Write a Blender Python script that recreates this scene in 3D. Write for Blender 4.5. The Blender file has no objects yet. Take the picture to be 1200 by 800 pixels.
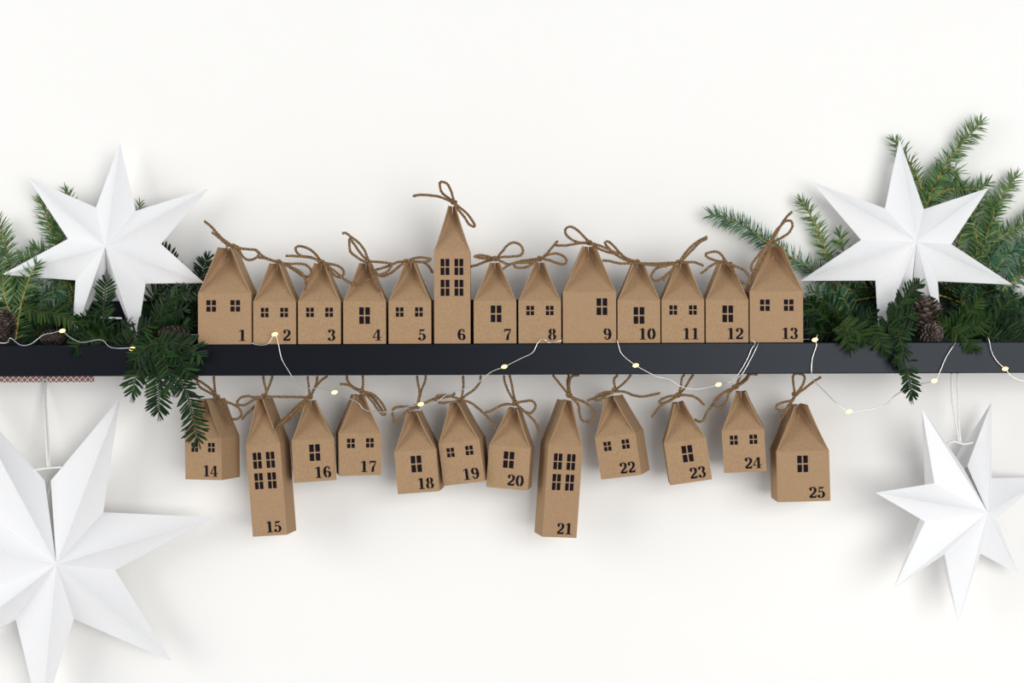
import bpy, math, random
from mathutils import Vector, Matrix, noise
random.seed(7)
S = bpy.context.scene
C = S.collection
# ------------------------------------------------------------------ camera
F = 50 / 36 * 1200            # focal length in pixels of the 1200x800 frame
KY = 0.826                    # depth scale of everything between the wall and the ledge front
YF = -0.115 * KY              # front of the ledge; the wall plane is y = 0, the ledge top is z = 0
CY = YF - F / 1000            # 1 px = 1 mm at the ledge front
CZ = 0.0025
ROLL = 0.0036
cam = bpy.data.objects.new('camera', bpy.data.cameras.new('camera'))
C.objects.link(cam)
cam.data.lens = 50; cam.data.sensor_width = 36; cam.data.clip_start = 0.01
cam.matrix_world = Matrix.Translation((0, CY, CZ)) @ Matrix.Rotation(math.pi / 2, 4, 'X') @ Matrix.Rotation(-ROLL, 4, 'Z')
S.camera = cam
# ------------------------------------------------------------------ world, windows, exposure
w = bpy.data.worlds.new('room_light'); S.world = w; w.use_nodes = True
w.node_tree.nodes['Background'].inputs[0].default_value = (0.87, 0.93, 1.0, 1)
w.node_tree.nodes['Background'].inputs[1].default_value = 0.43


def window_light(name, loc, target, sx, sy, power, col):
    l = bpy.data.lights.new(name, 'AREA'); l.shape = 'RECTANGLE'; l.size = sx; l.size_y = sy
    l.energy = power; l.color = col
    o = bpy.data.objects.new(name, l); C.objects.link(o); o.location = loc
    o.rotation_euler = (Vector(target) - Vector(loc)).to_track_quat('-Z', 'Y').to_euler()
    return o


window_light('daylight_right_window', (1.50, -3.1, -0.05), (0.15, 0, -0.05), 2.2, 2.1, 72, (1.0, 0.985, 0.96))
window_light('daylight_left_window', (-2.7, -1.75, 0.50), (-0.2, 0, -0.05), 1.8, 2.0, 42, (1.0, 0.98, 0.95))
S.view_settings.view_transform = 'Standard'
S.view_settings.look = 'None'
S.view_settings.exposure = 0.03
S.view_settings.gamma = 1.0
S.view_settings.use_curve_mapping = False


# ------------------------------------------------------------------ helpers
def P(px, py, Y):
    """photo pixel -> point on the vertical plane y = Y"""
    dx, dy = px - 600, py - 400
    u = dx - ROLL * dy
    v = dy + ROLL * dx
    k = (Y - CY) / F
    return Vector((u * k, Y, CZ - v * k))


def mat(name, col, rough=0.6, spec=0.3, metal=0.0):
    m = bpy.data.materials.new(name); m.use_nodes = True
    b = m.node_tree.nodes['Principled BSDF']
    b.inputs['Base Color'].default_value = (*col, 1)
    b.inputs['Roughness'].default_value = rough
    b.inputs['Specular IOR Level'].default_value = spec
    b.inputs['Metallic'].default_value = metal
    return m, m.node_tree, b


def noise_col(nt, b, c0, c1, scale, detail=3, p0=0.35, p1=0.65, bump=0.0, bdist=0.001, coord='Object'):
    tc = nt.nodes.new('ShaderNodeTexCoord')
    n = nt.nodes.new('ShaderNodeTexNoise'); n.inputs['Scale'].default_value = scale; n.inputs['Detail'].default_value = detail
    nt.links.new(tc.outputs[coord], n.inputs['Vector'])
    r = nt.nodes.new('ShaderNodeValToRGB')
    r.color_ramp.elements[0].position = p0; r.color_ramp.elements[0].color = (*c0, 1)
    r.color_ramp.elements[1].position = p1; r.color_ramp.elements[1].color = (*c1, 1)
    nt.links.new(n.outputs['Fac'], r.inputs['Fac'])
    nt.links.new(r.outputs['Color'], b.inputs['Base Color'])
    if bump:
        bp = nt.nodes.new('ShaderNodeBump'); bp.inputs['Strength'].default_value = bump; bp.inputs['Distance'].default_value = bdist
        nt.links.new(n.outputs['Fac'], bp.inputs['Height']); nt.links.new(bp.outputs['Normal'], b.inputs['Normal'])
    return tc, n, r


def island_col(nt, b, cols):
    g = nt.nodes.new('ShaderNodeNewGeometry')
    r = nt.nodes.new('ShaderNodeValToRGB')
    e = r.color_ramp.elements
    while len(e) < len(cols): e.new(0.5)
    for i, c in enumerate(cols):
        e[i].position = i / (len(cols) - 1); e[i].color = (*c, 1)
    nt.links.new(g.outputs['Random Per Island'], r.inputs['Fac'])
    nt.links.new(r.outputs['Color'], b.inputs['Base Color'])


M = {}
m, nt, b = mat('white_wall_paint', (0.86, 0.85, 0.82), 0.75, 0.2)
noise_col(nt, b, (0.882, 0.868, 0.842), (0.897, 0.884, 0.860), 2.5, 5, bump=0.05, bdist=0.002); M['wall'] = m
m, nt, b = mat('pale_floor', (0.57, 0.55, 0.53), 0.5, 0.4)
noise_col(nt, b, (0.46, 0.46, 0.47), (0.56, 0.56, 0.57), 6, 5, bump=0.05, bdist=0.002); M['floor'] = m
m, nt, b = mat('kraft_card', (0.4, 0.25, 0.13), 0.8, 0.15)
tc, n, r = noise_col(nt, b, (0.310, 0.195, 0.107), (0.418, 0.273, 0.157), 900, 4, 0.3, 0.7, bump=0.08, bdist=0.0003)
n2 = nt.nodes.new('ShaderNodeTexNoise'); n2.inputs['Scale'].default_value = 520; n2.inputs['Detail'].default_value = 1
nt.links.new(tc.outputs['Object'], n2.inputs['Vector'])
r2 = nt.nodes.new('ShaderNodeValToRGB'); r2.color_ramp.elements[0].position = 0.70; r2.color_ramp.elements[0].color = (0, 0, 0, 1)
r2.color_ramp.elements[1].position = 0.76; r2.color_ramp.elements[1].color = (1, 1, 1, 1)
nt.links.new(n2.outputs['Fac'], r2.inputs['Fac'])
mx = nt.nodes.new('ShaderNodeMix'); mx.data_type = 'RGBA'
nt.links.new(r2.outputs['Color'], mx.inputs[0]); nt.links.new(r.outputs['Color'], mx.inputs[6]); mx.inputs[7].default_value = (0.46, 0.32, 0.20, 1)
nt.links.new(mx.outputs[2], b.inputs['Base Color']); M['kraft'] = m
m, nt, b = mat('black_ink', (0.010, 0.007, 0.009), 0.8, 0.06)
noise_col(nt, b, (0.007, 0.005, 0.007), (0.016, 0.011, 0.014), 700, 2); M['ink'] = m
m, nt, b = mat('jute_twine', (0.3, 0.18, 0.08), 0.9, 0.1)
noise_col(nt, b, (0.125, 0.070, 0.032), (0.31, 0.19, 0.095), 500, 4, 0.3, 0.7, bump=0.4, bdist=0.0004); M['twine'] = m
m, nt, b = mat('black_satin_paint', (0.006, 0.007, 0.010), 0.36, 0.25)
tc = nt.nodes.new('ShaderNodeTexCoord'); mp = nt.nodes.new('ShaderNodeMapping'); mp.inputs['Scale'].default_value = (3, 60, 160)
n = nt.nodes.new('ShaderNodeTexNoise'); n.inputs['Scale'].default_value = 4; n.inputs['Detail'].default_value = 6
nt.links.new(tc.outputs['Object'], mp.inputs['Vector']); nt.links.new(mp.outputs['Vector'], n.inputs['Vector'])
bp = nt.nodes.new('ShaderNodeBump'); bp.inputs['Strength'].default_value = 0.12; bp.inputs['Distance'].default_value = 0.001
nt.links.new(n.outputs['Fac'], bp.inputs['Height']); nt.links.new(bp.outputs['Normal'], b.inputs['Normal'])
r = nt.nodes.new('ShaderNodeValToRGB'); r.color_ramp.elements[0].color = (0.0015, 0.0017, 0.003, 1); r.color_ramp.elements[1].color = (0.003, 0.0035, 0.006, 1)
nt.links.new(n.outputs['Fac'], r.inputs['Fac']); nt.links.new(r.outputs['Color'], b.inputs['Base Color']); b.inputs['Specular Tint'].default_value = (0.80, 0.88, 1.0, 1); M['ledge'] = m
# white star paper, a little translucent
m, nt, b = mat('white_star_paper', (0.86, 0.86, 0.87), 0.7, 0.15)
tc, n, r = noise_col(nt, b, (0.915, 0.915, 0.925), (0.935, 0.935, 0.945), 420, 5, 0.3, 0.7, bump=0.05, bdist=0.0004)
tr = nt.nodes.new('ShaderNodeBsdfTranslucent'); tr.inputs['Color'].default_value = (0.9, 0.86, 0.8, 1)
ms = nt.nodes.new('ShaderNodeMixShader'); ms.inputs[0].default_value = 0.10
nt.links.new(b.outputs[0], ms.inputs[1]); nt.links.new(tr.outputs[0], ms.inputs[2])
nt.links.new(ms.outputs[0], nt.nodes['Material Output'].inputs['Surface']); M['paper'] = m
m, nt, b = mat('yew_needles', (0.02, 0.06, 0.015), 0.45, 0.16)
island_col(nt, b, [(0.003, 0.014, 0.004), (0.009, 0.031, 0.006), (0.024, 0.062, 0.013)]); M['yew'] = m
m, nt, b = mat('lime_yew_needles', (0.04, 0.1, 0.02), 0.45, 0.16)
island_col(nt, b, [(0.008, 0.026, 0.004), (0.019, 0.050, 0.007), (0.040, 0.080, 0.012)]); M['lime'] = m
m, nt, b = mat('fir_needles', (0.04, 0.11, 0.06), 0.45, 0.4)
island_col(nt, b, [(0.018, 0.078, 0.034), (0.062, 0.170, 0.078), (0.21, 0.34, 0.20)]); M['fir'] = m
m, nt, b = mat('green_fir_needles', (0.05, 0.12, 0.04), 0.45, 0.4)
island_col(nt, b, [(0.026, 0.082, 0.022), (0.092, 0.190, 0.052), (0.25, 0.36, 0.15)]); M['firg'] = m
m, nt, b = mat('fir_bark', (0.2, 0.13, 0.04), 0.8, 0.2)
noise_col(nt, b, (0.20, 0.11, 0.03), (0.46, 0.35, 0.11), 300, 3); M['bark'] = m
m, nt, b = mat('yew_stem', (0.08, 0.08, 0.02), 0.7, 0.2)
noise_col(nt, b, (0.018, 0.028, 0.008), (0.060, 0.058, 0.018), 300, 3); M['ystem'] = m
m, nt, b = mat('cone_scale', (0.14, 0.09, 0.07), 0.6, 0.3)
island_col(nt, b, [(0.030, 0.019, 0.014), (0.075, 0.053, 0.043), (0.20, 0.155, 0.135)]); M['cone'] = m
m, nt, b = mat('silver_wire', (0.80, 0.79, 0.76), 0.28, 0.5, 1.0); M['wire'] = m
m, nt, b = mat('warm_led', (1, 0.8, 0.4), 0.3)
b.inputs['Emission Color'].default_value = (1.0, 0.64, 0.20, 1); b.inputs['Emission Strength'].default_value = 1.7; M['led'] = m
m, nt, b = mat('white_cord', (0.83, 0.83, 0.82), 0.6, 0.3); noise_col(nt, b, (0.78, 0.78, 0.77), (0.86, 0.86, 0.85), 400, 2); M['cord'] = m
# red lattice tape
m, nt, b = mat('red_lattice_tape', (0.5, 0.1, 0.08), 0.6, 0.2)
tc = nt.nodes.new('ShaderNodeTexCoord'); sx = nt.nodes.new('ShaderNodeSeparateXYZ'); nt.links.new(tc.outputs['Object'], sx.inputs[0])


def mth(op, a, bb=None):
    n = nt.nodes.new('ShaderNodeMath'); n.operation = op
    for i, v in enumerate((a, bb)):
        if v is None: continue
        if isinstance(v, (int, float)): n.inputs[i].default_value = v
        else: nt.links.new(v, n.inputs[i])
    return n.outputs[0]


uu = mth('MULTIPLY', mth('ADD', sx.outputs[0], sx.outputs[2]), 140.0)
vv = mth('MULTIPLY', mth('SUBTRACT', sx.outputs[0], sx.outputs[2]), 140.0)
fu = mth('ABSOLUTE', mth('SUBTRACT', mth('FRACT', mth('ADD', uu, 100.0)), 0.5))
fv = mth('ABSOLUTE', mth('SUBTRACT', mth('FRACT', mth('ADD', vv, 100.0)), 0.5))
mxd = mth('MAXIMUM', fu, fv)
line = mth('GREATER_THAN', mxd, 0.37)
dot = mth('LESS_THAN', mxd, 0.10)
fac = mth('MAXIMUM', line, dot)
mx = nt.nodes.new('ShaderNodeMix'); mx.data_type = 'RGBA'; nt.links.new(fac, mx.inputs[0])
mx.inputs[6].default_value = (0.24, 0.022, 0.02, 1); mx.inputs[7].default_value = (0.80, 0.72, 0.68, 1)
nt.links.new(mx.outputs[2], b.inputs['Base Color']); M['tape'] = m


class MB:
    def __init__(s): s.v = []; s.f = []

    def add(s, vs, fs):
        o = len(s.v); s.v += [tuple(v) for v in vs]; s.f += [tuple(i + o for i in f) for f in fs]

    def box(s, a, c):
        x0, y0, z0 = a; x1, y1, z1 = c
        s.add([(x0, y0, z0), (x1, y0, z0), (x1, y1, z0), (x0, y1, z0), (x0, y0, z1), (x1, y0, z1), (x1, y1, z1), (x0, y1, z1)],
              [(0, 3, 2, 1), (4, 5, 6, 7), (0, 1, 5, 4), (1, 2, 6, 5), (2, 3, 7, 6), (3, 0, 4, 7)])

    def tube(s, pts, rad, n=6, cap=True):
        """pts: list of Vectors, rad: float or list"""
        fr = frames(pts); vs = []; fs = []
        for i, (p, (t, a, bb)) in enumerate(zip(pts, fr)):
            r = rad[i] if isinstance(rad, list) else rad
            for k in range(n):
                an = 2 * math.pi * k / n
                vs.append(p + (a * math.cos(an) + bb * math.sin(an)) * r)
        for i in range(len(pts) - 1):
            for k in range(n):
                k2 = (k + 1) % n
                fs.append((i * n + k, i * n + k2, (i + 1) * n + k2, (i + 1) * n + k))
        if cap:
            fs.append(tuple(range(n - 1, -1, -1))); fs.append(tuple(range((len(pts) - 1) * n, len(pts) * n)))
        s.add(vs, fs)

    def build(s, name, material, parent=None, smooth=False, inv=None):
        me = bpy.data.meshes.new(name)
        vs = s.v if inv is None else [tuple(inv @ Vector(v)) for v in s.v]
        me.from_pydata(vs, [], s.f); me.update()
        me.materials.append(M[material])
        if smooth: me.polygons.foreach_set('use_smooth', [True] * len(me.polygons))
        o = bpy.data.objects.new(name, me); C.objects.link(o)
        if parent: o.parent = parent
        return o


def frames(pts):
    out = []; a = None
    for i in range(len(pts)):
        t = (pts[min(i + 1, len(pts) - 1)] - pts[max(i - 1, 0)])
        t = t.normalized() if t.length > 1e-9 else Vector((0, 0, 1))
        if a is None:
            a = t.orthogonal().normalized()
        else:
            a = (a - t * a.dot(t)); a = a.normalized() if a.length > 1e-6 else t.orthogonal().normalized()
        out.append((t, a, t.cross(a)))
    return out


def smooth_path(pts, step):
    """Catmull-Rom through the points, resampled about every step metres"""
    pts = [Vector(p) for p in pts]
    q = [pts[0] * 2 - pts[1]] + pts + [pts[-1] * 2 - pts[-2]]
    out = [pts[0]]
    for i in range(1, len(q) - 2):
        p0, p1, p2, p3 = q[i - 1:i + 3]
        n = max(2, int((p2 - p1).length / step))
        for k in range(1, n + 1):
            t = k / n
            out.append(0.5 * ((2 * p1) + (p2 - p0) * t + (2 * p0 - 5 * p1 + 4 * p2 - p3) * t * t + (3 * p1 - p0 - 3 * p2 + p3) * t ** 3))
    return out


def tag(o, label, cat, group=None, kind=None):
    o['label'] = label
    if cat: o['category'] = cat
    if group: o['group'] = group
    if kind: o['kind'] = kind
    return o


def empty(name, loc, R=None):
    o = bpy.data.objects.new(name, None); C.objects.link(o); o.empty_display_size = 0.02
    o.matrix_world = Matrix.Translation(loc) @ (R.to_4x4() if R is not None else Matrix.Identity(4))
    return o


# ------------------------------------------------------------------ the wall and the ledge
mb = MB(); mb.box((-3.0, 0, -1.45), (3.0, 0.1, 1.35)); wall = mb.build('wall_back', 'wall'); wall['kind'] = 'structure'
mb = MB(); mb.box((-3.0, -4.5, -1.55), (3.0, 0.1, -1.45)); fl_ = mb.build('floor', 'floor'); fl_['kind'] = 'structure'
ledge = empty('picture_ledge', (0, 0, -0.0365))
tag(ledge, 'long black painted picture ledge on the white wall with houses and greenery', 'shelf')
LI = Matrix.Translation((0, 0, 0.0365))
mb = MB()
e = 0.0010
prof = [(YF + e, -0.0365), (YF, -0.0365 + e), (YF, -e), (YF + e, 0), (-0.0005, 0), (-0.0005, -0.0365)]
n = len(prof)
mb.add([(x, y, z) for x in (-0.78, 0.78) for y, z in prof],
       [(i, i + n, (i + 1) % n + n, (i + 1) % n) for i in range(n)] + [tuple(range(n)), tuple(range(2 * n - 1, n - 1, -1))])
mb.build('board', 'ledge', ledge, inv=LI)
mb = MB(); mb.box((-0.78, -0.0125, 0.0002), (0.78, -0.0005, 0.054)); mb.build('back_panel', 'ledge', ledge, inv=LI)

# ------------------------------------------------------------------ stencil digits
TH, TN = 0.235, 0.062


def arc(cx, cz, rx, rz, a0, a1, n=14):
    return [(cx + rx * math.cos(math.radians(a0 + (a1 - a0) * i / n)), cz + rz * math.sin(math.radians(a0 + (a1 - a0) * i / n))) for i in range(n + 1)]


def bar(x0, z0, x1, z1): return ('r', [(x0, z0), (x1, z0), (x1, z1), (x0, z1)])


def ball(x, z, r=0.105): return ('r', arc(x, z, r, r * 0.85, 0, 342, 12))


DIG = {
    '0': [('s', arc(0.37, 0.5, 0.245, 0.46, 100, 260)), ('s', arc(0.37, 0.5, 0.245, 0.46, -80, 80))],
    '1': [bar(0.24, 0.06, 0.48, 1.0), bar(0.08, 0, 0.64, 0.06), ('r', [(0.06, 0.80), (0.24, 0.90), (0.24, 0.98), (0.06, 0.86)])],
    '2': [ball(0.17, 0.73), ('s', arc(0.34, 0.70, 0.235, 0.26, 165, 0) + [(0.565, 0.62), (0.50, 0.50), (0.36, 0.36), (0.20, 0.22), (0.09, 0.08)]),
          ('r', [(0.06, 0), (0.62, 0), (0.68, 0.27), (0.62, 0.27), (0.57, 0.17), (0.12, 0.15)])],
    '3': [ball(0.16, 0.80), ball(0.15, 0.20), ('s', arc(0.31, 0.75, 0.22, 0.22, 160, -80)), ('s', arc(0.31, 0.27, 0.25, 0.245, 85, -165))],
    '4': [bar(0.38, 0.06, 0.60, 0.98), bar(0.24, 0, 0.70, 0.055), bar(0.0, 0.24, 0.34, 0.31), bar(0.63, 0.24, 0.74, 0.31),
          ('r', [(0.0, 0.31), (0.09, 0.31), (0.42, 0.90), (0.38, 0.98)])],
    '5': [('r', [(0.14, 0.98), (0.17, 0.82), (0.50, 0.82), (0.60, 1.0), (0.54, 1.0), (0.48, 0.97)]), bar(0.13, 0.50, 0.19, 0.95),
          ('s', arc(0.30, 0.31, 0.265, 0.285, 135, -160)), ball(0.14, 0.20)],
    '6': [('s', arc(0.40, 0.5, 0.275, 0.47, 60, 255)), ball(0.56, 0.80, 0.09), ('s', arc(0.39, 0.29, 0.21, 0.27, 140, -85))],
    '7': [('r', [(0.05, 0.70), (0.11, 0.70), (0.15, 0.83), (0.66, 0.83), (0.66, 0.99), (0.10, 0.99)]),
          ('r', [(0.57, 0.80), (0.65, 0.80), (0.50, 0.45), (0.47, 0.0), (0.23, 0.0), (0.30, 0.40)])],
    '8': [('s', arc(0.36, 0.75, 0.19, 0.215, 105, 255)), ('s', arc(0.36, 0.75, 0.19, 0.215, -75, 75)),
          ('s', arc(0.36, 0.27, 0.235, 0.235, 105, 255)), ('s', arc(0.36, 0.27, 0.235, 0.235, -75, 75))],
    '9': [('s', [(0.74 - x, 1 - z) for x, z in arc(0.40, 0.5, 0.275, 0.47, 60, 255)]), ball(0.18, 0.20, 0.09),
          ('s', [(0.74 - x, 1 - z) for x, z in arc(0.39, 0.29, 0.21, 0.27, 140, -85)])],
}


def number_mesh(txt, xr, z0, h, y):
    """txt right aligned to xr, standing on z0, h tall, on the plane y"""
    mb = MB(); adv = 0.76 * h
    x0 = xr - adv * len(txt)
    t = 0.00018
    for ci, ch in enumerate(txt):
        for kind, pts in DIG[ch]:
            pts = [(x0 + ci * adv + px * h, z0 + pz * h) for px, pz in pts]
            if kind == 'r':
                n = len(pts)
                mb.add([(a, y - t, c) for a, c in pts] + [(a, y + t, c) for a, c in pts],
                       [tuple(range(n))] + [(i, i + n, (i + 1) % n + n, (i + 1) % n) for i in range(n)])
            else:
                L = []
                for i in range(len(pts)):
                    a = pts[max(0, i - 1)]; c = pts[min(len(pts) - 1, i + 1)]
                    d = Vector((c[0] - a[0], c[1] - a[1])).normalized()
                    wd = (TN + (TH - TN) * abs(d.y) ** 1.6) * h / 2
                    L.append((pts[i][0] - d.y * wd, pts[i][1] + d.x * wd, pts[i][0] + d.y * wd, pts[i][1] - d.x * wd))
                n = len(L)
                mb.add([(q[0], y - t, q[1]) for q in L] + [(q[2], y - t, q[3]) for q in L], [(i, i + 1, n + i + 1, n + i) for i in range(n - 1)])
    return mb


# ------------------------------------------------------------------ kraft houses
TYPES = {'s': dict(w=0.0500, d=0.041, h=0.0500, r=0.0455, g=0.0060), 'l': dict(w=0.0625, d=0.047, h=0.0600, r=0.0545, g=0.0078),
         't': dict(w=0.0425, d=0.036, h=0.1090, r=0.0535, g=0.0043)}


def twine_mesh(path, r):
    pts = smooth_path(path, 0.0011); fr = frames(pts); mb = MB(); L = 0.0
    ph0 = random.random() * 6
    for st in (0, 1):
        q = []; L = 0
        for i, p in enumerate(pts):
            if i: L += (p - pts[i - 1]).length
            an = ph0 + st * math.pi + L / 0.0065 * 2 * math.pi
            t, a, bb = fr[i]
            j = 1 + 0.18 * noise.noise(p * 260 + Vector((st * 9, 0, 0)))
            q.append(p + (a * math.cos(an) + bb * math.sin(an)) * r * 0.50 * j)
        n = len(q)
        rad = [r * 0.62 * (1 + 0.15 * noise.noise(x * 400)) for x in q]
        rad[0] *= 1.15; rad[-1] *= 1.15
        mb.tube(q, rad, 5)
    return mb


def house(num, kind, front_bottom, yaw, roll, wins, strands, hang):
    T = dict(TYPES[kind]); wd, d, h, r, g = (T[k] for k in 'wdhrg')
    R = Matrix.Rotation(math.radians(-roll), 3, 'Y') @ Matrix.Rotation(math.radians(-yaw), 3, 'Z')
    loc = Vector(front_bottom) - R @ Vector((0, -d / 2, 0))
    root = empty('kraft_house', loc, R)
    MI = root.matrix_world.inverted()
    size = {'s': 'small', 'l': 'large broad', 't': 'tall narrow'}[kind]
    wl = {1: 'one window', 2: 'two small windows', 4: 'four windows'}[len(wins)]
    where = 'hanging by twine under the ledge' if hang else 'standing on the ledge'
    tag(root, f'{size} kraft card house numbered {NUMW[num]} with {wl}, {where}', 'paper house',
        'kraft houses hanging under the ledge' if hang else 'kraft houses standing on the ledge')
    x, y = wd / 2, d / 2
    # body: four walls and a floor
    mb = MB()
    b0 = 0.0004
    mb.add([(-x + b0, -y + b0, 0), (x - b0, -y + b0, 0), (x - b0, y - b0, 0), (-x + b0, y - b0, 0),
            (-x, -y, b0), (x, -y, b0), (x, y, b0), (-x, y, b0), (-x, -y, h), (x, -y, h), (x, y, h), (-x, y, h)],
           [(0, 3, 2, 1), (0, 1, 5, 4), (1, 2, 6, 5), (2, 3, 7, 6), (3, 0, 4, 7),
            (4, 5, 9, 8), (5, 6, 10, 9), (6, 7, 11, 10), (7, 4, 8, 11)])
    body = mb.build('body', 'kraft', root)
    # two roof panels, each a thin card slab, slightly sagging
    tk = 0.0010
    rnd = random.Random(num)
    prj = 0.0012
    for s in (-1, 1):
        mb = MB(); n = 6; vs = []
        sag = 0.0003 + rnd.random() * 0.0006
        pr = []
        for i in range(n + 1):
            t = i / n
            pr.append((s * (x + (g - x) * t - sag * 4 * t * (1 - t)), h + r * t))
        for yy in (-y - prj * 0.0, y):
            for i, (px, pz) in enumerate(pr):
                vs.append((px, yy, pz))
            for i, (px, pz) in enumerate(pr):
                vs.append((px - s * tk, yy, pz - tk * 0.3 * (1 if i else 0)))
        k = n + 1; fs = []
        for i in range(n):
            fs += [(i, i + 1, 2 * k + i + 1, 2 * k + i), (k + i, 3 * k + i, 3 * k + i + 1, k + i + 1),
                   (i, k + i, k + i + 1, i + 1), (2 * k + i, 2 * k + i + 1, 3 * k + i + 1, 3 * k + i)]
        fs += [(n, k + n, 3 * k + n, 2 * k + n), (0, 2 * k, 3 * k, k)]
        mb.add(vs, fs); mb.build('roof_panel', 'kraft', root)
    # folded-in gussets at front and back
    for s in (-1, 1):
        xe = x - 0.0010
        ap = Vector((0, s * (y - wd * 0.42), h + r * 0.79))
        A = Vector((-xe, s * y, h)); B = Vector((xe, s * y, h))
        tl = Vector((-g + 0.0010, s * (y - 0.0008), h + r * 0.985)); trr = Vector((g - 0.0010, s * (y - 0.0008), h + r * 0.985))
        ul = Vector((-0.0004, s * (y - wd * 0.38), h + r * 1.005)); ur = Vector((0.0004, s * (y - wd * 0.38), h + r * 1.005))
        mb = MB(); mb.add([A, B, ap], [(0, 1, 2)])
        mb.add([A, ap, ul, tl], [(0, 1, 2), (0, 2, 3)]); mb.add([B, ap, ur, trr], [(0, 1, 2), (0, 2, 3)])
        mb.build('gusset', 'kraft', root)
    # windows and number
    for (x0, z0, ww, hh) in wins:
        mb = MB(); gp = ww * 0.13
        pw, ph = (ww - gp) / 2, (hh - gp) / 2
        for i in (0, 1):
            for j in (0, 1):
                a = -x + x0 + i * (pw + gp); c = z0 + j * (ph + gp)
                mb.box((a, -y - 0.00018, c), (a + pw, -y + 0.0002, c + ph))
        mb.build('window', 'ink', body)
    number_mesh(str(num), x - 0.0052, 0.0040, 0.0132, -y - 0.00018).build('number', 'ink', body)
    # twine
    yb = front_bottom[1]
    for i, (nm, ox, oy, off, rr, pts) in enumerate(strands):
        path = []
        for j, (a, c) in enumerate(pts):
            t = j / (len(pts) - 1)
            wob = 0.0016 * math.sin(t * math.pi * 2 + i) if nm == 'twine_loop' else 0
            path.append(P(ox + a / 10, oy + c / 10, yb + off + wob + (0.0009 * (i % 3))))
        if nm == 'twine_hanger':
            for p in path:
                if p.z > -0.0378: p.z = -0.0378
        if nm == 'twine_knot':
            c0 = path[0]; path = [c0 + Vector((0.0023 * math.cos(a) * 1.1, 0.0021 * math.sin(a * 0.5), 0.0017 * math.sin(a))) for a in [k * 0.6 for k in range(17)]]
        twine_mesh(path, rr).build(nm, 'twine', root, True, MI)
    return root


NUMW = ['zero', 'one', 'two', 'three', 'four', 'five', 'six', 'seven', 'eight', 'nine', 'ten', 'eleven', 'twelve', 'thirteen', 'fourteen', 'fifteen', 'sixteen', 'seventeen', 'eighteen', 'nineteen',
        'twenty', 'twenty-one', 'twenty-two', 'twenty-three', 'twenty-four', 'twenty-five']


def W2(a, c, z, ww=0.009, hh=0.011): return [(a / 1000, z / 1000, ww, hh), (c / 1000, z / 1000, ww, hh)]


def W1(a, z): return [(a / 1000, z / 1000, 0.0125, 0.0196)]


W4 = [(0.0077, 0.0805, 0.0103, 0.019), (0.0240, 0.0805, 0.0103, 0.019), (0.0077, 0.0560, 0.0103, 0.019), (0.0240, 0.0560, 0.0103, 0.019)]
L, E, H, K = 'twine_loop', 'twine_end', 'twine_hanger', 'twine_knot'
TW = {}


def tw(num, ox, oy, *items):
    """items: (kind, offset in mm, points in tenths of a pixel)"""
    for it in items:
        nm, off, pts = it
        rr = 0.00165 if nm != H else 0.00155
        TW.setdefault(num, []).append((nm, ox, oy, off / 1000, rr, pts))


tw(1, 230, 250, (K, 0, [(430, 385), (430, 385)]), (E, 0, [(95, 90), (180, 160), (300, 290), (430, 385)]), (E, -1, [(185, 222), (250, 270), (350, 355), (430, 392)]),
   (L, 0, [(430, 385), (560, 415), (680, 425), (735, 460), (700, 520), (620, 545), (560, 520), (500, 440), (450, 395)]),
   (E, -2, [(350, 385), (420, 372), (490, 395), (520, 470)]))
tw(2, 230, 250, (K, 0, [(965, 570), (965, 570)]), (E, 2, [(690, 425), (780, 500), (860, 540), (960, 570)]), (E, 0, [(730, 515), (830, 530), (900, 555), (965, 575)]))
tw(2, 330, 260, (L, 0, [(-5, 480), (80, 490), (230, 490), (310, 520), (350, 590), (310, 640), (240, 630), (150, 565), (60, 510), (-5, 480)]),
   (E, -2, [(0, 485), (90, 520), (180, 560), (250, 615), (285, 690), (280, 790)]))
tw(3, 330, 260, (K, 0, [(465, 470), (465, 470)]), (L, 2, [(465, 465), (400, 380), (320, 315), (210, 283), (163, 310), (190, 370), (240, 400), (350, 415), (450, 460)]),
   (E, -1, [(50, 396), (200, 402), (350, 420), (460, 466)]), (L, 0, [(480, 470), (560, 490), (650, 510), (710, 550), (730, 600), (690, 650), (620, 625), (560, 560), (490, 490)]),
   (E, -3, [(490, 490), (560, 530), (640, 590), (720, 660), (800, 710), (880, 730), (960, 715), (1040, 660)]))
tw(4, 400, 260, (K, 0, [(320, 470), (320, 470)]), (E, 2, [(15, 132), (55, 130), (120, 180), (200, 240), (270, 330), (310, 430), (325, 470)]),
   (L, 0, [(320, 475), (260, 460), (180, 410), (108, 350), (95, 260), (97, 195), (150, 260), (220, 360), (315, 465)]),
   (L, -2, [(325, 465), (430, 468), (540, 480), (590, 500), (540, 580), (450, 615), (390, 590), (350, 510), (330, 475)]),
   (E, -3, [(325, 480), (350, 580), (395, 690), (450, 810)]))
tw(5, 400, 260, (K, 0, [(765, 465), (765, 465)]), (E, 3, [(765, 465), (660, 470), (590, 500), (480, 540), (410, 555)]), (E, 0, [(760, 475), (690, 510), (600, 585), (500, 635), (430, 620), (390, 560)]),
   (L, 0, [(765, 460), (840, 430), (920, 415), (1010, 425), (1045, 440), (1000, 465), (900, 470), (780, 465)]), (E, 9, [(790, 465), (900, 466), (980, 480), (1040, 540), (1070, 600)]))
tw(6, 470, 205, (K, 0, [(620, 320), (620, 320)]), (E, 0, [(140, 248), (220, 232), (340, 238), (450, 255), (540, 290), (620, 325)]),
   (L, 2, [(620, 315), (590, 200), (545, 110), (490, 80), (455, 90), (460, 160), (490, 220), (560, 270), (615, 320)]),
   (L, -1, [(620, 325), (700, 390), (780, 460), (850, 560), (862, 602), (800, 580), (740, 490), (660, 395), (620, 330)]))
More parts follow.
